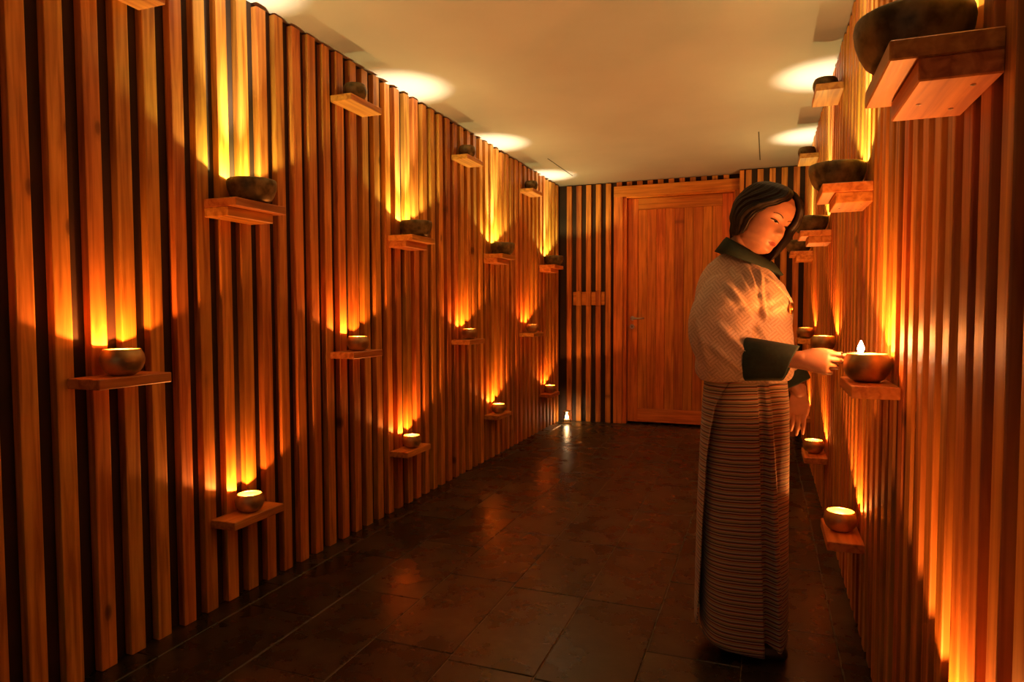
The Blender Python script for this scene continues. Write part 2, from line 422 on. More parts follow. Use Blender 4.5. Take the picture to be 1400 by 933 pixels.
# glass lantern on the floor in the corner
lt = empty('glass_lantern', (-1.915, 6.735, 0)); tag(lt, 'clear glass candle jar on the floor in the corner by the door wall', 'lantern')
def glass():
    m, nt, b = new_mat('clear_glass')
    b.inputs['Base Color'].default_value = (1, 1, 1, 1); b.inputs['Roughness'].default_value = .03
    b.inputs['Transmission Weight'].default_value = 1; b.inputs['IOR'].default_value = 1.05
    return m
gl = lathe_mesh('jar', [(.036, 0), (.040, .004), (.040, .125), (.038, .128), (.0375, .125), (.0375, .008), (.03, .006)], glass(), 32)
link(bpy.data.objects.new('jar', gl), lt)
link(bpy.data.objects.new('rim', lathe_mesh('rim', [(.0395, .122), (.0425, .122), (.0425, .130), (.0395, .130), (.0395, .1225)], M_brass, 32)), lt)
link(bpy.data.objects.new('base', lathe_mesh('base', [(.04, 0), (.043, .001), (.043, .008), (.0405, .009), (.0402, .004)], M_brass, 32)), lt)
cn = lathe_mesh('lantern_flame', [(.004, .043), (.016, .050), (.019, .062), (.013, .080), (.002, .100)], emit('lantern_flame', (1, .72, .4), 120), 14)
link(bpy.data.objects.new('flame', cn), lt)
link(bpy.data.objects.new('wax', lathe_mesh('wax', [(.030, .0085), (.030, .038), (.026, .042), (.004, .040)], M_wax, 20)), lt)
ld = bpy.data.lights.new('lantern_light', 'POINT'); ld.energy = 9; ld.color = (1, .5, .16); ld.shadow_soft_size = .012
lo = link(bpy.data.objects.new('lantern_light', ld), lt); lo.location = (0, 0, .112)
# ------------------------------------------------------------------ the woman
def interp(tab, t):
    if t <= tab[0][0]: return tab[0][1]
    for (a, va), (b, vb) in zip(tab, tab[1:]):
        if t <= b:
            f = (t-a)/(b-a); f = f*f*(3-2*f)*.5+f*.5
            if isinstance(va, tuple): return tuple(x+(y-x)*f for x, y in zip(va, vb))
            return va+(vb-va)*f
    return tab[-1][1]
def gs(x, s): return math.exp(-.5*(x/s)**2)

# fabrics and skin
def fabric_jacket():
    m, nt, b = new_mat('woven_beige_fret')
    tc = N(nt, 'ShaderNodeTexCoord'); mp = N(nt, 'ShaderNodeMapping'); L(nt, tc.outputs['Object'], mp.inputs[0])
    mp.inputs['Rotation'].default_value = (0, math.radians(40), 0)
    sp = N(nt, 'ShaderNodeSeparateXYZ'); L(nt, mp.outputs[0], sp.inputs[0])
    cell = 1/.030
    u = math_n(nt, 'MULTIPLY', sp.outputs[0], cell); v = math_n(nt, 'MULTIPLY', sp.outputs[2], cell)
    par = math_n(nt, 'MODULO', math_n(nt, 'ADD', math_n(nt, 'FLOOR', u), math_n(nt, 'FLOOR', v)), 2.0)
    par = math_n(nt, 'GREATER_THAN', math_n(nt, 'ABSOLUTE', par), .5)
    su = math_n(nt, 'PINGPONG', math_n(nt, 'MULTIPLY', u, 3.0), .5); sv = math_n(nt, 'PINGPONG', math_n(nt, 'MULTIPLY', v, 3.0), .5)
    mixf = N(nt, 'ShaderNodeMix', data_type='FLOAT'); L(nt, par, mixf.inputs[0]); L(nt, su, mixf.inputs[2]); L(nt, sv, mixf.inputs[3])
    line = math_n(nt, 'GREATER_THAN', mixf.outputs[0], .22)
    n = N(nt, 'ShaderNodeTexNoise'); L(nt, tc.outputs['Object'], n.inputs['Vector']); n.inputs['Scale'].default_value = 260; n.inputs['Detail'].default_value = 3
    r = ramp(nt, [(0, (.50, .36, .255)), (1, (.66, .50, .375))]); L(nt, line, r.inputs[0])
    mx = N(nt, 'ShaderNodeMixRGB', blend_type='MULTIPLY'); mx.inputs[0].default_value = .6; L(nt, r.outputs[0], mx.inputs[1])
    r2 = ramp(nt, [(.3, (.6,)*3), (.7, (1, 1, 1))]); L(nt, n.outputs[0], r2.inputs[0]); L(nt, r2.outputs[0], mx.inputs[2])
    L(nt, mx.outputs[0], b.inputs['Base Color']); b.inputs['Roughness'].default_value = .62
    b.inputs['Sheen Weight'].default_value = .25
    nn = N(nt, 'ShaderNodeTexNoise'); L(nt, tc.outputs['Object'], nn.inputs['Vector']); nn.inputs['Scale'].default_value = 26; nn.inputs['Detail'].default_value = 4
    hh = math_n(nt, 'MULTIPLY_ADD', line, .12, math_n(nt, 'MULTIPLY_ADD', nn.outputs[0], .9, math_n(nt, 'MULTIPLY', n.outputs[0], .15)))
    bp = N(nt, 'ShaderNodeBump'); bp.inputs['Strength'].default_value = .55; bp.inputs['Distance'].default_value = .006
    L(nt, hh, bp.inputs['Height']); L(nt, bp.outputs[0], b.inputs['Normal'])
    return m
def fabric_skirt():
    m, nt, b = new_mat('striped_wool')
    uv = N(nt, 'ShaderNodeUVMap'); uv.uv_map = 'UVMap'; sp = N(nt, 'ShaderNodeSeparateXYZ'); L(nt, uv.outputs[0], sp.inputs[0])
    n = N(nt, 'ShaderNodeTexNoise'); tc = N(nt, 'ShaderNodeTexCoord'); L(nt, tc.outputs['Object'], n.inputs['Vector']); n.inputs['Scale'].default_value = 14
    v = math_n(nt, 'MULTIPLY_ADD', n.outputs[0], .006, sp.outputs[1])
    f = math_n(nt, 'FRACT', math_n(nt, 'MULTIPLY', v, 1/.040))
    blk, crm, olv, red, gry, tan = (.018, .012, .012), (.62, .48, .33), (.30, .29, .14), (.42, .13, .08), (.26, .24, .22), (.45, .33, .19)
    seq = [blk, tan, olv, crm, red, blk, gry, crm, olv, tan, red, blk, crm, gry]
    r = ramp(nt, [(i/len(seq), c) for i, c in enumerate(seq)], 'CONSTANT'); L(nt, f, r.inputs[0])
    L(nt, r.outputs[0], b.inputs['Base Color']); b.inputs['Roughness'].default_value = .8
    b.inputs['Sheen Weight'].default_value = .3
    w_ = math_n(nt, 'PINGPONG', math_n(nt, 'MULTIPLY', v, 1/.0026), .5)
    bp = N(nt, 'ShaderNodeBump'); bp.inputs['Strength'].default_value = .4; bp.inputs['Distance'].default_value = .002
    L(nt, w_, bp.inputs['Height']); L(nt, bp.outputs[0], b.inputs['Normal'])
    return m
def skin_mat(name, col, rough=.45):
    m, nt, b = new_mat(name)
    tc = N(nt, 'ShaderNodeTexCoord'); n = N(nt, 'ShaderNodeTexNoise'); L(nt, tc.outputs['Object'], n.inputs['Vector']); n.inputs['Scale'].default_value = 35
    r = ramp(nt, [(.3, tuple(c*.92 for c in col)), (.7, tuple(c*1.06 for c in col))]); L(nt, n.outputs[0], r.inputs[0]); L(nt, r.outputs[0], b.inputs['Base Color'])
    b.inputs['Roughness'].default_value = rough
    b.inputs['Subsurface Weight'].default_value = .15; b.inputs['Subsurface Radius'].default_value = (1, .35, .2); b.inputs['Subsurface Scale'].default_value = .006
    return m
def hair_mat():
    m, nt, b = new_mat('black_hair')
    uv = N(nt, 'ShaderNodeUVMap'); uv.uv_map = 'UVMap'; mp = N(nt, 'ShaderNodeMapping'); L(nt, uv.outputs[0], mp.inputs[0]); mp.inputs['Scale'].default_value = (130, 2.2, 1)
    n = N(nt, 'ShaderNodeTexNoise'); L(nt, mp.outputs[0], n.inputs['Vector']); n.inputs['Scale'].default_value = 1; n.inputs['Detail'].default_value = 4
    r = ramp(nt, [(.3, (.004, .003, .002)), (.7, (.014, .008, .006))]); L(nt, n.outputs[0], r.inputs[0]); L(nt, r.outputs[0], b.inputs['Base Color'])
    b.inputs['Roughness'].default_value = .5; b.inputs['Specular IOR Level'].default_value = .3
    bp = N(nt, 'ShaderNodeBump'); bp.inputs['Strength'].default_value = .8; bp.inputs['Distance'].default_value = .003
    L(nt, n.outputs[0], bp.inputs['Height']); L(nt, bp.outputs[0], b.inputs['Normal'])
    return m
M_skin = skin_mat('skin', (.50, .255, .155)); M_lip = skin_mat('lips', (.27, .07, .055), .4)
M_hair = hair_mat(); M_jacket = fabric_jacket(); M_skirt = fabric_skirt()
M_green = plain('dark_green_cloth', (.006, .023, .019), .8, var=.25, scale=90, bump=.25)
M_shoe = plain('black_leather', (.015, .012, .011), .4)
M_eye = plain('dark_eye', (.012, .007, .005), .12); M_brow = plain('brow_hair', (.030, .017, .012), .7)
M_sclera = plain('eye_white', (.55, .48, .42), .3, var=.03)
M_gold = plain('gold_brooch', (.85, .55, .16), .3, 1.0, var=.15, scale=120)

def ring_loft(rings, close_ends=True):
    """rings: list of lists of points, each the same length, closed loops"""
    n = len(rings[0]); vs = [p for r in rings for p in r]; fs = []
    for j in range(len(rings)-1):
        for i in range(n):
            k = (i+1) % n; fs.append((j*n+i, j*n+k, (j+1)*n+k, (j+1)*n+i))
    if close_ends:
        fs.append(tuple(reversed(range(n)))); fs.append(tuple(range((len(rings)-1)*n, len(rings)*n)))
    return vs, fs
class Soup:
    def __init__(s): s.v, s.f = [], []
    def add(s, vs, fs):
        b = len(s.v); s.v += [Vector(v) for v in vs]; s.f += [tuple(i+b for i in f) for f in fs]
    def path(s, pts, n=18, cap=True, side=None):
        """tapered limb: pts = [(centre, ru, rv)], resampled smoothly"""
        P = []
        for i in range(len(pts)-1):
            for k in range(4):
                t = k/4; p0, p1, p2, p3 = (pts[max(i-1, 0)], pts[i], pts[i+1], pts[min(i+2, len(pts)-1)])
                def cr(a, b, c, d): return .5*((2*b)+(c-a)*t+(2*a-5*b+4*c-d)*t*t+(-a+3*b-3*c+d)*t**3)
                P.append((cr(*(Vector(q[0]) for q in (p0, p1, p2, p3))), cr(p0[1], p1[1], p2[1], p3[1]), cr(p0[2], p1[2], p2[2], p3[2])))
        P.append((Vector(pts[-1][0]), pts[-1][1], pts[-1][2]))
        def frame(i):
            t = (P[min(i+1, len(P)-1)][0]-P[max(i-1, 0)][0]).normalized()
            ref = Vector(side) if side else (Vector((0, 1, 0)) if abs(t.y) < .8 else Vector((0, 0, 1)))
            v = (ref-t*ref.dot(t)).normalized(); return t, t.cross(v), v
        rings = []
        def ring(c, u, v, ru, rv): rings.append([c+u*math.cos(2*PI*k/n)*ru+v*math.sin(2*PI*k/n)*rv for k in range(n)])
        if cap:
            t, u, v = frame(0); c, ru, rv = P[0]; q = min(ru, rv)
            for a in (1.45, 1.1, .7, .35): ring(c-t*q*math.sin(a), u, v, ru*math.cos(a), rv*math.cos(a))
        for i, (c, ru, rv) in enumerate(P):
            t, u, v = frame(i); ring(c, u, v, ru, rv)
        if cap:
            t, u, v = frame(len(P)-1); c, ru, rv = P[-1]; q = min(ru, rv)
            for a in (.35, .7, 1.1, 1.45): ring(c+t*q*math.sin(a), u, v, ru*math.cos(a), rv*math.cos(a))
        s.add(*ring_loft(rings))
    def ell(s, c, r, m=None, n=16):
        rings = []
        for j in range(1, n):
            a = PI*j/n; rings.append([Vector((math.sin(a)*math.cos(2*PI*k/(2*n))*r[0], math.sin(a)*math.sin(2*PI*k/(2*n))*r[1], -math.cos(a)*r[2])) for k in range(2*n)])
        rings = [[(m @ p if m else p)+Vector(c) for p in q] for q in rings]
        s.add(*ring_loft(rings))
def remesh(soup, voxel, smooth_it=6, fac=.5):
    me = bpy.data.meshes.new('t'); me.from_pydata([tuple(v) for v in soup.v], [], soup.f); me.update()
    o = bpy.data.objects.new('t', me); COL.objects.link(o)
    md = o.modifiers.new('r', 'REMESH'); md.mode = 'VOXEL'; md.voxel_size = voxel; md.adaptivity = 0
    if smooth_it:
        m2 = o.modifiers.new('s', 'SMOOTH'); m2.factor = fac; m2.iterations = smooth_it
    dg = bpy.context.evaluated_depsgraph_get(); dg.update()
    out = bpy.data.meshes.new_from_object(o.evaluated_get(dg))
    bpy.data.objects.remove(o); bpy.data.meshes.remove(me)
    for p in out.polygons: p.use_smooth = True
    return out

PY = 2.48                                     # where she stands along the corridor
# head frame: face turned about 40 degrees to the camera, looking down
HF = Vector((.73, -.60, -.30)).normalized()
HL = Vector((.62, .72, -.33)); HL = (HL-HF*HL.dot(HF)).normalized(); HU = HF.cross(HL)
HC = Vector((-.004, PY-.02, 1.500))
HM = Matrix((HF, HL, HU)).transposed().to_4x4(); HM.translation = HC
XF = [(-.122, .030), (-.118, .050), (-.112, .066), (-.103, .0785), (-.092, .081), (-.083, .079), (-.070, .0845), (-.056, .0855), (-.035, .0845), (-.008, .082), (.012, .0865), (.035, .090), (.060, .086), (.082, .072), (.100, .050), (.112, .024), (.116, .004)]
XB = [(-.122, .020), (-.10, .045), (-.07, .066), (-.03, .085), (.02, .094), (.06, .087), (.09, .066), (.108, .036), (.116, .004)]
HW = [(-.122, .012), (-.114, .026), (-.104, .037), (-.088, .049), (-.065, .0595), (-.035, .067), (-.010, .0705), (.02, .0725), (.05, .071), (.08, .058), (.10, .038), (.112, .018), (.116, .003)]
def head_pt(phi, z):
    xf, xb, hw = interp(XF, z), interp(XB, z), interp(HW, z)
    c, s_ = math.cos(phi), math.sin(phi)
    e = 2/2.35
    if c >= 0: x = xf*abs(c)**e; y = hw*math.copysign(abs(s_)**e, s_)
    else: x = -xb*abs(c); y = hw*math.copysign(abs(s_)**(1+(e-1)*max(0, 1-abs(c)*3)), s_)
    if c > 0:
        ay = abs(y); d = 0.0
        d += interp([(-.052, 0), (-.047, .010), (-.040, .0185), (-.034, .0185), (-.020, .0105), (-.004, .005), (.010, .001), (.02, 0)], z)*gs(y, interp([(-.045, .0085), (-.03, .0075), (0, .006)], z))
        d += .0075*gs(ay-.0135, .0055)*gs(z+.041, .006)              # nostril wings
        d -= .0075*gs(ay-.030, .013)*gs(z+.004, .010)                # eye sockets
        d += .0062*gs(ay-.031, .010)*gs(z+.006, .0065)               # lids
        d += .0025*gs(ay-.030, .016)*gs(z-.016, .006)                # brow
        d += .0035*gs(ay-.042, .014)*gs(z+.035, .014)                # cheeks
        mw = gs(y, .0155)
        d += .0024*mw*gs(z+.0700, .0040)+.0028*mw*gs(z+.0800, .0045)-.0035*gs(y, .018)*gs(z+.0748, .0018)
        d -= .0025*gs(y, .016)*gs(z+.0895, .0035)-.003*gs(y, .014)*gs(z+.102, .007)
        d -= .002*gs(y, .004)*gs(z+.060, .006)
        x += d
    return Vector((x, y, z))
body = Soup()
hr = []
for j in range(110):
    t = j/109; z = -.1219+.2375*(.5-.5*math.cos(PI*t)) if False else -.1219+.2375*t
    hr.append([HM @ head_pt(2*PI*i/120, z) for i in range(120)])
body.add(*ring_loft(hr))
for s_ in (-1, 1): body.ell(HM @ Vector((-.006, s_*.072, -.012)), (.016, .008, .030), HM.to_3x3())
# neck and trunk
body.path([((-.085, PY, 1.33), .050, .052), ((-.065, PY-.002, 1.39), .048, .050), (HM @ Vector((-.030, 0, -.080)), .049, .050), (HM @ Vector((-.02, 0, -.03)), .047, .05)], n=28)
body.path([((-.055, PY, .90), .10, .120), ((-.055, PY, 1.0), .10, .120), ((-.06, PY, 1.16), .105, .125), ((-.075, PY, 1.25), .09, .115), ((-.082, PY, 1.32), .055, .065)], n=28)
# right arm: reaching to the bowl
RS, RE, RW = Vector((-.100, 2.375, 1.245)), Vector((-.115, 2.225, 1.055)), Vector((.100, 2.167, 1.038))
body.path([(RS, .045, .045), (RS.lerp(RE, .5), .041, .041), (RE, .036, .036), (RE.lerp(RW, .35), .036, .036), (RE.lerp(RW, .75), .027, .025), (RW, .026, .018), (RW+Vector((.012, -.001, 0)), .026, .017)])
# left arm: hanging, a little forward
LS, LE, LW = Vector((-.085, 2.605, 1.245)), Vector((.005, 2.675, 1.075)), Vector((.125, 2.66, .885))
body.path([(LS, .045, .045), (LS.lerp(LE, .5), .041, .041), (LE, .036, .036), (LE.lerp(LW, .4), .034, .034), (LW, .024, .027)])
def hand(S, wrist, fwd, up, palm, curls, thumb, sc_=1.0, spread=.0178):
    """fwd: along the fingers, up: towards the index side, palm: out of the palm"""
    fwd, up, palm = (Vector(v).normalized() for v in (fwd, up, palm))
    W = Vector(wrist)
    def P(f, u, p): return W+(fwd*f+up*u+palm*p)*sc_
    S.path([(P(-.02, 0, 0), .017*sc_, .027*sc_), (P(.018, .001, 0), .017*sc_, .031*sc_), (P(.05, .002, .001), .0145*sc_, .038*sc_), (P(.078, .001, .002), .0115*sc_, .039*sc_)], n=24, side=up)
    S.path([(P(.015, .018, .006), .015*sc_, .015*sc_), (P(.04, .030, .013), .013*sc_, .013*sc_)])
    lens = [(.041, .025, .021), (.045, .028, .022), (.041, .026, .021), (.033, .020, .019)]
    base = [(.080, 1.5), (.084, .5), (.080, -.5), (.073, -1.5)]
    for (bf, bu), ln, cu in zip(base, lens, curls):
        p = P(bf, bu*spread, .002); a = cu[0]; pts = [(P(bf-.022, bu*spread*.85, .002), .0092*sc_, .0092*sc_), (p, .0088*sc_, .0088*sc_)]
        fan = bu*.03
        for l, da, r in zip(ln, (0, cu[1], cu[2]), (.0078, .0072, .0062)):
            a += da; d = (fwd*math.cos(a)+palm*math.sin(a)+up*fan).normalized(); p = p+d*l*sc_; pts.append((p, r*sc_, r*sc_))
        S.path(pts, n=14)
    S.path([(P(*q[0]), q[1]*sc_, q[1]*sc_) for q in thumb], n=14)
# right hand: back of the hand to the camera, thumb up, fingertips pinching a taper
hf = Vector((.985, -.13, -.05)); hu = Vector((.08, .18, .98)); hp = Vector((.12, .98, -.17))
hand(body, RW, hf, hu, hp, [(.35, .45, .25), (.60, .75, .45), (.80, .95, .55), (.95, 1.0, .6)],
     [((.030, .026, .012), .0125), ((.055, .036, .024), .0105), ((.085, .036, .034), .0092), ((.110, .028, .040), .0072)], .95)
# left hand: relaxed, fingers down
hand(body, LW, (-.06, -.05, -1), (.98, .1, -.05), (-.1, .98, 0), [(.12, .25, .2), (.18, .3, .25), (.24, .35, .25), (.3, .4, .3)],
     [((.020, .024, .010), .013), ((.045, .036, .020), .011), ((.072, .040, .028), .0095), ((.094, .036, .034), .0078)], .95)
# legs and feet under the skirt
for s_ in (-1, 1):
    yy = PY+s_*.085
    body.path([((-.055, yy*.6+PY*.4, .88), .070, .065), ((-.055, yy*.8+PY*.2, .68), .062, .060), ((-.045, yy, .47), .050, .052), ((-.06, yy, .32), .047, .048), ((-.065, yy, .09), .030, .032), ((-.055, yy, .045), .032, .032)], n=18)
    body.path([((-.105, yy, .035), .026, .030), ((-.03, yy, .032), .022, .036), ((.025, yy, .026), .016, .040), ((.06, yy, .024), .012, .034)], n=16, side=(0, 1, 0))
bme = remesh(body, .0026, 4, .5); bme.name = 'person'
bme.materials.append(M_skin); bme.materials.append(M_lip)
HMi = HM.inverted()
for p in bme.polygons:
    c = HMi @ p.center
    if c.x > .072 and abs(c.y) < .021:
        lim = 1-(abs(c.y)/.021)**2
        if -.0755-.0072*lim**.8 < c.z < -.0745+.0062*lim**.7: p.material_index = 1
person = link(bpy.data.objects.new('person', bme))
tag(person, 'woman in a beige woven jacket and long striped wrap skirt lighting a bowl candle', 'person')

# eyes, lashes and brows follow the surface of the face
def face_strip(name, mat, top, bottom, n=14, off=.0012, thick=.0012):
    """closed almond between two curves y -> z, on both sides of the face"""
    vs, fs = [], []
    for k in range(n+1):
        t = k/n
        for cv in (top, bottom):
            y, z = cv(t)
            lo, hi = -1.5, 1.5
            for _ in range(30):
                m = (lo+hi)/2
                if head_pt(m, z).y < y: lo = m
                else: hi = m
            p = head_pt((lo+hi)/2, z); vs.append(p+Vector((off+thick, 0, 0))); vs.append(p+Vector((off-.003, 0, 0)))
    for k in range(n):
        a, b = k*4, (k+1)*4
        fs += [(a, a+2, b+2, b), (a+1, b+1, b+3, a+3), (a, b, b+1, a+1), (a+2, a+3, b+3, b+2)]
    fs += [(0, 1, 3, 2), (n*4, n*4+2, n*4+3, n*4+1)]
    return mesh_obj(name, [HM @ v for v in vs], fs, mat, person, True)
for s_ in (-1, 1):
    def at(t, a=s_): return a*(.0165+.030*t)
    face_strip('eye', M_sclera, lambda t: (at(t), -.0095+.0030*math.sin(PI*t)+.0030*t), lambda t: (at(t), -.0100-.0022*math.sin(PI*t)+.0030*t), off=.0002, thick=.0010)
    face_strip('iris', M_eye, lambda t: (s_*(.0245+.0115*t), -.0083+.0028*math.sin(PI*(.3+.4*t))), lambda t: (s_*(.0245+.0115*t), -.0083-.0026*math.sin(PI*t)), 8, off=.0006, thick=.0012)
    face_strip('eyelashes', M_eye, lambda t: (at(t), -.0072+.0034*math.sin(PI*t)+.0034*t), lambda t: (at(t), -.0092+.0028*math.sin(PI*t)+.0030*t), off=.0010, thick=.0018)
    if s_ > 0: face_strip('mouth_line', M_brow, lambda t: (-.0185+.037*t, -.0745-.0012*abs(2*t-1)), lambda t: (-.0185+.037*t, -.0757-.0012*abs(2*t-1)), 16, off=.0002, thick=.0007)
    face_strip('eyebrow', M_brow, lambda t: (s_*(.014+.036*t), .0125+.006*math.sin(PI*t*.8)+.0005), lambda t: (s_*(.014+.036*t), .0100+.0065*math.sin(PI*t*.8)+.0005*t), off=.0004, thick=.0010)

# hair: a chin-length bob, parted, near side swept back past the ear, far side hanging
def bob(u0, u1, nu, inner):
    rows = []; NS = 34
    for i in range(nu+1):
        u = u0+(u1-u0)*i/nu; row = []
        for j in range(NS+1):
            s_ = j/NS
            # azimuth: u=0 near front edge (her right), going round the back, u=1 far front edge (her left)
            tip = interp([(0, -.078), (.06, -.090), (.2, -.098), (.5, -.108), (.8, -.118), (1, -.128)], u)
            z = .122+(tip-.122)*(s_**1.15)
            zc = min(z, .1155)
            zh = max(zc, -.055)
            near = interp([(-.09, -90.), (-.04, -84.), (-.01, -76.), (.02, -60.), (.05, -36.), (.075, -14.), (.10, 0.)], z)
            far = interp([(-.12, -322.), (-.05, -316.), (0, -316.), (.04, -324.), (.07, -338.), (.10, -358.)], z)
            phi = math.radians(near+(far-near)*u)
            hp_ = head_pt(phi, zh)
            rr = math.hypot(hp_.x, hp_.y) + 1e-6
            thick = interp([(0, .004), (.08, .012), (.3, .022), (.55, .028), (.75, .027), (.9, .017), (1, .004)], s_)
            edge = min(u/.06, (1-u)/.05, 1); thick = thick*(.5+.5*edge)
            if u > .8: thick += .012*(u-.8)/.2*math.sin(PI*min(1, s_*1.05))
            lock = .0018*math.sin(u*97+2*math.sin(s_*3))+.0014*math.sin(u*211+s_*4)+.002*noise.noise(Vector((u*23, s_*2, 3)))
            r2 = rr+(thick+lock*min(1, s_*3))*(1 if not inner else .25)
            if s_ < .12:                     # round the crown
                pass
            p = Vector((hp_.x/rr*r2, hp_.y/rr*r2, z+ (0.012*math.sin(PI*min(1, s_/.35)) if s_ < .35 else 0)*(1 if not inner else .3)))
            row.append(p)
        rows.append(row)
    return rows
outer, inn = bob(0, 1, 150, False), bob(0, 1, 150, True)
nu, ns = len(outer), len(outer[0])
vs = [HM @ p for r in outer for p in r]+[HM @ p for r in inn for p in r]; fs = []; off = nu*ns
uvs = [(i/nu, j/ns) for i in range(nu) for j in range(ns)]*2
for i in range(nu-1):
    for j in range(ns-1):
        a = i*ns+j; fs.append((a, a+1, a+ns+1, a+ns)); fs.append((off+a, off+a+ns, off+a+ns+1, off+a+1))
    a = i*ns+ns-1; fs.append((a, off+a, off+a+ns, a+ns)); a = i*ns; fs.append((a, a+ns, off+a+ns, off+a))
for j in range(ns-1):
    fs.append((j, off+j, off+j+1, j+1)); a = (nu-1)*ns+j; fs.append((a, a+1, off+a+1, off+a))
hair = mesh_obj('hair', vs, fs, M_hair, person, True, uvs)

# jacket: loose torso and wide near sleeve, with folds fanning from the armpit
jk = Soup()
def oval(c, ax, ay, n=48, e=2.25):
    q = 2/e
    return [Vector((c[0]+ax*math.copysign(abs(math.cos(a))**q, math.cos(a)), c[1]+ay*math.copysign(abs(math.sin(a))**q, math.sin(a)), c[2])) for a in (2*PI*i/n for i in range(n))]
TORSO = [(.948, -.062, .150, .172), (.965, -.062, .160, .180), (1.0, -.062, .165, .186), (1.08, -.064, .163, .188), (1.16, -.066, .161, .190), (1.22, -.069, .160, .190), (1.27, -.078, .145, .165), (1.31, -.087, .120, .124), (1.345, -.092, .096, .088), (1.37, -.088, .076, .070), (1.385, -.084, .062, .060)]
jk.add(*ring_loft([oval((cx, PY, z), ax, ay) for z, cx, ax, ay in TORSO]))
jk.path([((-.092, 2.400, 1.285), .068, .045), ((-.108, 2.325, 1.228), .094, .070), ((-.128, 2.265, 1.15), .102, .078), ((-.128, 2.235, 1.085), .093, .078), ((-.085, 2.218, 1.045), .078, .070), ((-.02, 2.205, 1.035), .064, .056), ((.0, 2.203, 1.035), .060, .052)], n=32)
jk.path([((-.085, 2.565, 1.285), .066, .050), ((-.060, 2.630, 1.20), .078, .072), ((-.01, 2.665, 1.10), .075, .070), ((.05, 2.668, 1.02), .064, .060), ((.085, 2.666, .975), .058, .055)], n=32)
jme = remesh(jk, .006, 7, .5); jme.name = 'jacket'
folds = [((.012, 1.155), (-.095, 1.325), .013, .0075), ((.010, 1.17), (-.058, 1.335), .014, .0075), ((.006, 1.165), (-.015, 1.315), .012, .0065), ((.0, 1.13), (-.115, 1.27), .011, .008),
         ((.012, 1.10), (-.06, 1.18), .010, .008), ((-.02, 1.03), (-.13, 1.14), .009, .010), ((-.05, 1.0), (-.17, 1.09), .008, .010), ((.02, 1.18), (.075, 1.21), .007, .008), ((-.16, 1.02), (-.20, 1.17), .006, .010), ((-.09, .975), (-.20, 1.0), .006, .010)]
nrm = [v.normal.copy() for v in jme.vertices]
for v, nn in zip(jme.vertices, nrm):
    co = v.co; d = 0.0
    if nn.y < .25:
        wgt = min(1, max(0, (.25-nn.y)/.5))
        for (a, b_, amp, wd) in folds:
            ax_, az, bx_, bz = a[0], a[1], b_[0], b_[1]
            ux, uz = bx_-ax_, bz-az; l2 = ux*ux+uz*uz
            t = ((co.x-ax_)*ux+(co.z-az)*uz)/l2
            tt = min(1, max(0, t)); dx, dz = co.x-ax_-ux*tt, co.z-az-uz*tt
            dist = math.hypot(dx, dz); s2 = (dx*uz-dz*ux)
            d += wgt*amp*(gs(dist, wd)-.55*gs(dist-wd*1.9, wd*.8))*(1-.55*abs(2*tt-1)**2)
    d += .005*noise.noise(co*11)+.0030*noise.noise(co*27)
    d += .006*gs(co.z-.975, .018)*max(0, -nn.y+.3)                      # blousing over the waist
    v.co = co+nn*d
jme.materials.append(M_jacket)
jacket = link(bpy.data.objects.new('jacket', jme), person)
# overlapping front edge of the jacket
def strip(name, pts, w_dir, width, thick, mat, parent):
    vs, fs = [], []
    for i, (p, nv) in enumerate(pts):
        p, nv = Vector(p), Vector(nv).normalized()
        t = (Vector(pts[min(i+1, len(pts)-1)][0])-Vector(pts[max(i-1, 0)][0])).normalized(); s_ = t.cross(nv).normalized()
        for a, b_ in ((-1, -.3), (-1, .5), (-.4, 1), (.4, 1), (1, .5), (1, -.3)): vs.append(p+s_*a*width/2+nv*b_*thick)
    n = 6
    for i in range(len(pts)-1):
        for k in range(n):
            q = (k+1) % n; fs.append((i*n+k, i*n+q, (i+1)*n+q, (i+1)*n+k))
    fs.append(tuple(reversed(range(n)))); fs.append(tuple(range((len(pts)-1)*n, len(pts)*n)))
    return mesh_obj(name, vs, fs, mat, parent, True)
def torso_at(phi, z, off=0.0):
    cx, ax, ay = (interp([(t[0], t[i]) for t in TORSO], z) for i in (1, 2, 3))
    q = 2/2.25; c, s_ = math.cos(phi), math.sin(phi)
    p = Vector((cx+(ax+off)*math.copysign(abs(c)**q, c), PY+(ay+off)*math.copysign(abs(s_)**q, s_), z))
    return p, Vector((c/ax, s_/ay, .25 if z > 1.25 else 0)).normalized()
lap = []
for i in range(13):
    t = i/12; lap.append(torso_at(math.radians(-62+44*t), 1.345-.135*t, .003))
strip('front_edge', lap, None, .012, .004, M_jacket, jacket)

# collar of the green blouse: a band round the neck falling to a V in front
vs, fs = [], []; n = 56; uvs = []
for i in range(n):
    a = 2*PI*i/n; c, s_ = math.cos(a), math.sin(a)
    drop = .5*(1+c)
    for k, (h_, fl) in enumerate(((.030, -.004), (.020, .006), (-.018, .034), (-.021, .026), (.012, 0), (.027, -.008))):
        z = 1.412-.088*drop**1.3+h_
        x = -.070+(.060+fl+.040*drop)*c; y = PY-.003+(.066+fl)*s_*(1-.25*drop**2)
        vs.append((x, y, z))
m6 = 6
for i in range(n):
    j = (i+1) % n
    for k in range(m6):
        q = (k+1) % m6; fs.append((i*m6+k, j*m6+k, j*m6+q, i*m6+q))
mesh_obj('collar', vs, fs, M_green, person, True)
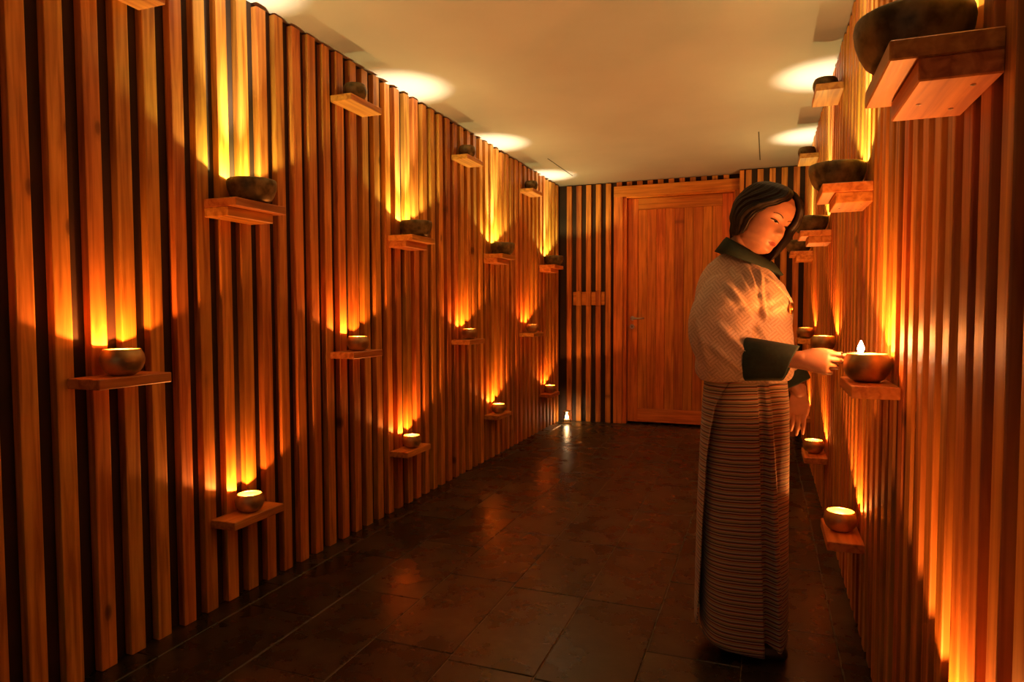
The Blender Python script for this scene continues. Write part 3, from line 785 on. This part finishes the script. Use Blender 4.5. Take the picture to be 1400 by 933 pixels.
# folded-back green cuffs
def cuff(name, c0, c1, r0, r1, upref, parent, slant=.010):
    c0, c1 = Vector(c0), Vector(c1); t = (c1-c0).normalized(); up = Vector(upref); up = (up-t*up.dot(t)).normalized(); sd = t.cross(up)
    rings = []; n = 40
    prof = [(0, 1.0), (.03, 1.06), (.5, 1.03), (.97, 1.0), (1.0, .97), (.98, .93), (.5, .93), (.02, .92)]
    for f, k in prof:
        c = c0.lerp(c1, f); ru = (r0[0]+(r1[0]-r0[0])*f)*k; rv = (r0[1]+(r1[1]-r0[1])*f)*k
        rings.append([c+up*math.copysign(abs(math.cos(a))**.8, math.cos(a))*ru*(1+.03*math.sin(3*a+f*2))+sd*math.copysign(abs(math.sin(a))**.8, math.sin(a))*rv+t*(slant*f-.006)*math.cos(a) for a in (2*PI*q/n for q in range(n))])
    rings.append(rings[0])
    vs, fs = ring_loft(rings, False)
    o = mesh_obj(name, vs, fs, M_green, parent, True)
    return o
cuff('cuff', (-.050, 2.207, 1.036), (.080, 2.190, 1.024), (.064, .060), (.056, .050), (0, 0, 1), person, .024)
cuff('cuff', (.062, 2.667, 1.005), (.118, 2.663, .915), (.060, .058), (.052, .050), (1, 0, .5), person)
# gold brooch with its dark loop
bp_, bn = torso_at(math.radians(-27), 1.192, .007)
q = bn.to_track_quat('Z', 'Y').to_matrix().to_4x4(); q.translation = bp_
vs, fs = lathe_data([(.004, -.002), (.013, 0), (.0145, .003), (.012, .005), (.006, .0045), (.005, .008), (.002, .009)], 20)
mesh_obj('brooch', [q @ Vector((v[0], v[1]*1.45, v[2])) for v in vs], fs, M_gold, person, True)

# skirt: main tube with a deep vertical pleat, and the outer wrap flap at the back
SK = [(.028, -.052, .152, .170), (.20, -.052, .150, .168), (.45, -.052, .148, .166), (.70, -.050, .146, .166), (.86, -.050, .143, .162), (.965, -.052, .136, .152)]
def skirt_pt(phi, z, off=0.0):
    cx, ax, ay = (interp([(t[0], t[i]) for t in SK], z) for i in (1, 2, 3))
    q = 2/2.15; c, s_ = math.cos(phi), math.sin(phi)
    return Vector((cx+(ax+off)*math.copysign(abs(c)**q, c), PY+(ay+off)*math.copysign(abs(s_)**q, s_), z))
def tilt(phi, z):                     # hem lifts towards the back
    k = (1-math.cos(phi-math.radians(-35)))*.5
    return z+.040*k*max(0, 1-z/.45)
vs, fs, uvs = [], [], []; nz, na = 60, 300
def bump_f(x): return math.exp(-x*x)
for layer in (0, 1):
    for j in range(nz+1):
        z = .028+(.965-.028)*j/nz
        for i in range(na):
            phi = 2*PI*i/na; dg_ = math.degrees(phi); dg_ = dg_-360 if dg_ > 180 else dg_
            f = 1-j/nz
            e1 = -76+14*f; e2 = e1+6+13*f                   # valley between e1 and e2, narrow band, then front panel
            d = 0
            d -= (.012+.040*f)*(1/(1+math.exp(-(dg_-e1)*2.2)))*(1/(1+math.exp((dg_-e2)*1.6)))
            d += .005*(1/(1+math.exp(-(dg_-e2)*1.2)))*(1/(1+math.exp((dg_-e2-9-6*f)*1.0)))
            d -= .006*(1/(1+math.exp(-(dg_-e2-9-6*f)*1.0)))*(1/(1+math.exp((dg_-60)*.2)))
            d += (.004*math.sin(phi*5+z*2)+.003*noise.noise(Vector((math.cos(phi)*2, math.sin(phi)*2, z*2.2))))*(f*.8+.2)
            p = skirt_pt(phi, z, d-(.004 if layer else 0)); p.z = tilt(phi, z)
            vs.append(p); uvs.append((phi, z+.006*math.sin(phi*2)))
for layer in (0, 1):
    b0 = layer*(nz+1)*na
    for j in range(nz):
        for i in range(na):
            k = (i+1) % na; f_ = (b0+j*na+i, b0+j*na+k, b0+(j+1)*na+k, b0+(j+1)*na+i); fs.append(f_ if not layer else f_[::-1])
o2 = (nz+1)*na
for i in range(na):
    k = (i+1) % na; fs.append((i, o2+i, o2+k, k)); a = nz*na; fs.append((a+i, a+k, o2+a+k, o2+a+i))
skirt = mesh_obj('skirt', vs, fs, M_skirt, person, True, uvs)
vs, fs, uvs = [], [], []; na2 = 44; nz = 50
for layer in (0, 1):
    for j in range(nz+1):
        f = 1-j/nz; z = .085+(.962-.085)*j/nz
        a0, a1 = 95.0, interp([(0, 254.), (.12, 233.), (.35, 224.), (.7, 220.), (1, 217.)], f)
        for i in range(na2+1):
            t = i/na2; phi = math.radians(a0+(a1-a0)*t)
            d = .006+.014*f*t+.016*min(1, f*5)*t**6+.003*math.sin(t*9+f*3)*f-(.0035 if layer else 0)
            p = skirt_pt(phi, z, d); p.z = z+.010*t*f
            vs.append(p); uvs.append((phi, z+.004))
na3 = na2+1; o2 = (nz+1)*na3
for layer in (0, 1):
    for j in range(nz):
        for i in range(na2):
            a = layer*o2+j*na3+i; f_ = (a, a+1, a+na3+1, a+na3); fs.append(f_ if not layer else f_[::-1])
for j in range(nz):
    for i in (0, na2):
        a = j*na3+i; fs.append((a, a+na3, o2+a+na3, o2+a))
for i in range(na2):
    fs.append((i, o2+i, o2+i+1, i+1)); a = nz*na3+i; fs.append((a, a+1, o2+a+1, o2+a))
mesh_obj('wrap_flap', vs, fs, M_skirt, skirt, True, uvs)
# plain dark shoes
for s_ in (-1, 1):
    S = Soup(); yy = PY+s_*.085
    S.path([((-.11, yy, .032), .030, .034), ((-.03, yy, .032), .030, .040), ((.027, yy, .028), .027, .044), ((.072, yy, .024), .022, .036)], n=20, side=(0, 1, 0))
    me = remesh(S, .006, 3); 
    for v in me.vertices: v.co.z = max(v.co.z, .0005)
    me.materials.append(M_shoe); me.name = 'shoe'; link(bpy.data.objects.new('shoe', me), person)

# thin burning taper between thumb and forefinger
tp0, tp1 = Vector((.205, 2.172, 1.060)), Vector((.262, 2.138, 1.066))
tp = empty('taper', tp0); tag(tp, 'thin burning taper held in the woman\'s fingers at the bowl', 'taper')
tube_obj('stick', [(0, 0, 0), tuple((tp1-tp0)*.5), tuple(tp1-tp0)], .0018, M_wick, tp, 8)
fl = lathe_mesh('taper_flame', [(.001, -.004), (.007, .003), (.0095, .010), (.007, .020), (.001, .034)], emit('taper_flame', (1, .78, .45), 90), 14)
fo = link(bpy.data.objects.new('flame', fl), tp); fo.location = tp1-tp0
ld = bpy.data.lights.new('taper_light', 'POINT'); ld.energy = TAPER_W; ld.color = LOW_C; ld.shadow_soft_size = .012
lo = link(bpy.data.objects.new('taper_light', ld), tp); lo.location = tp1-tp0+Vector((0, 0, .042))
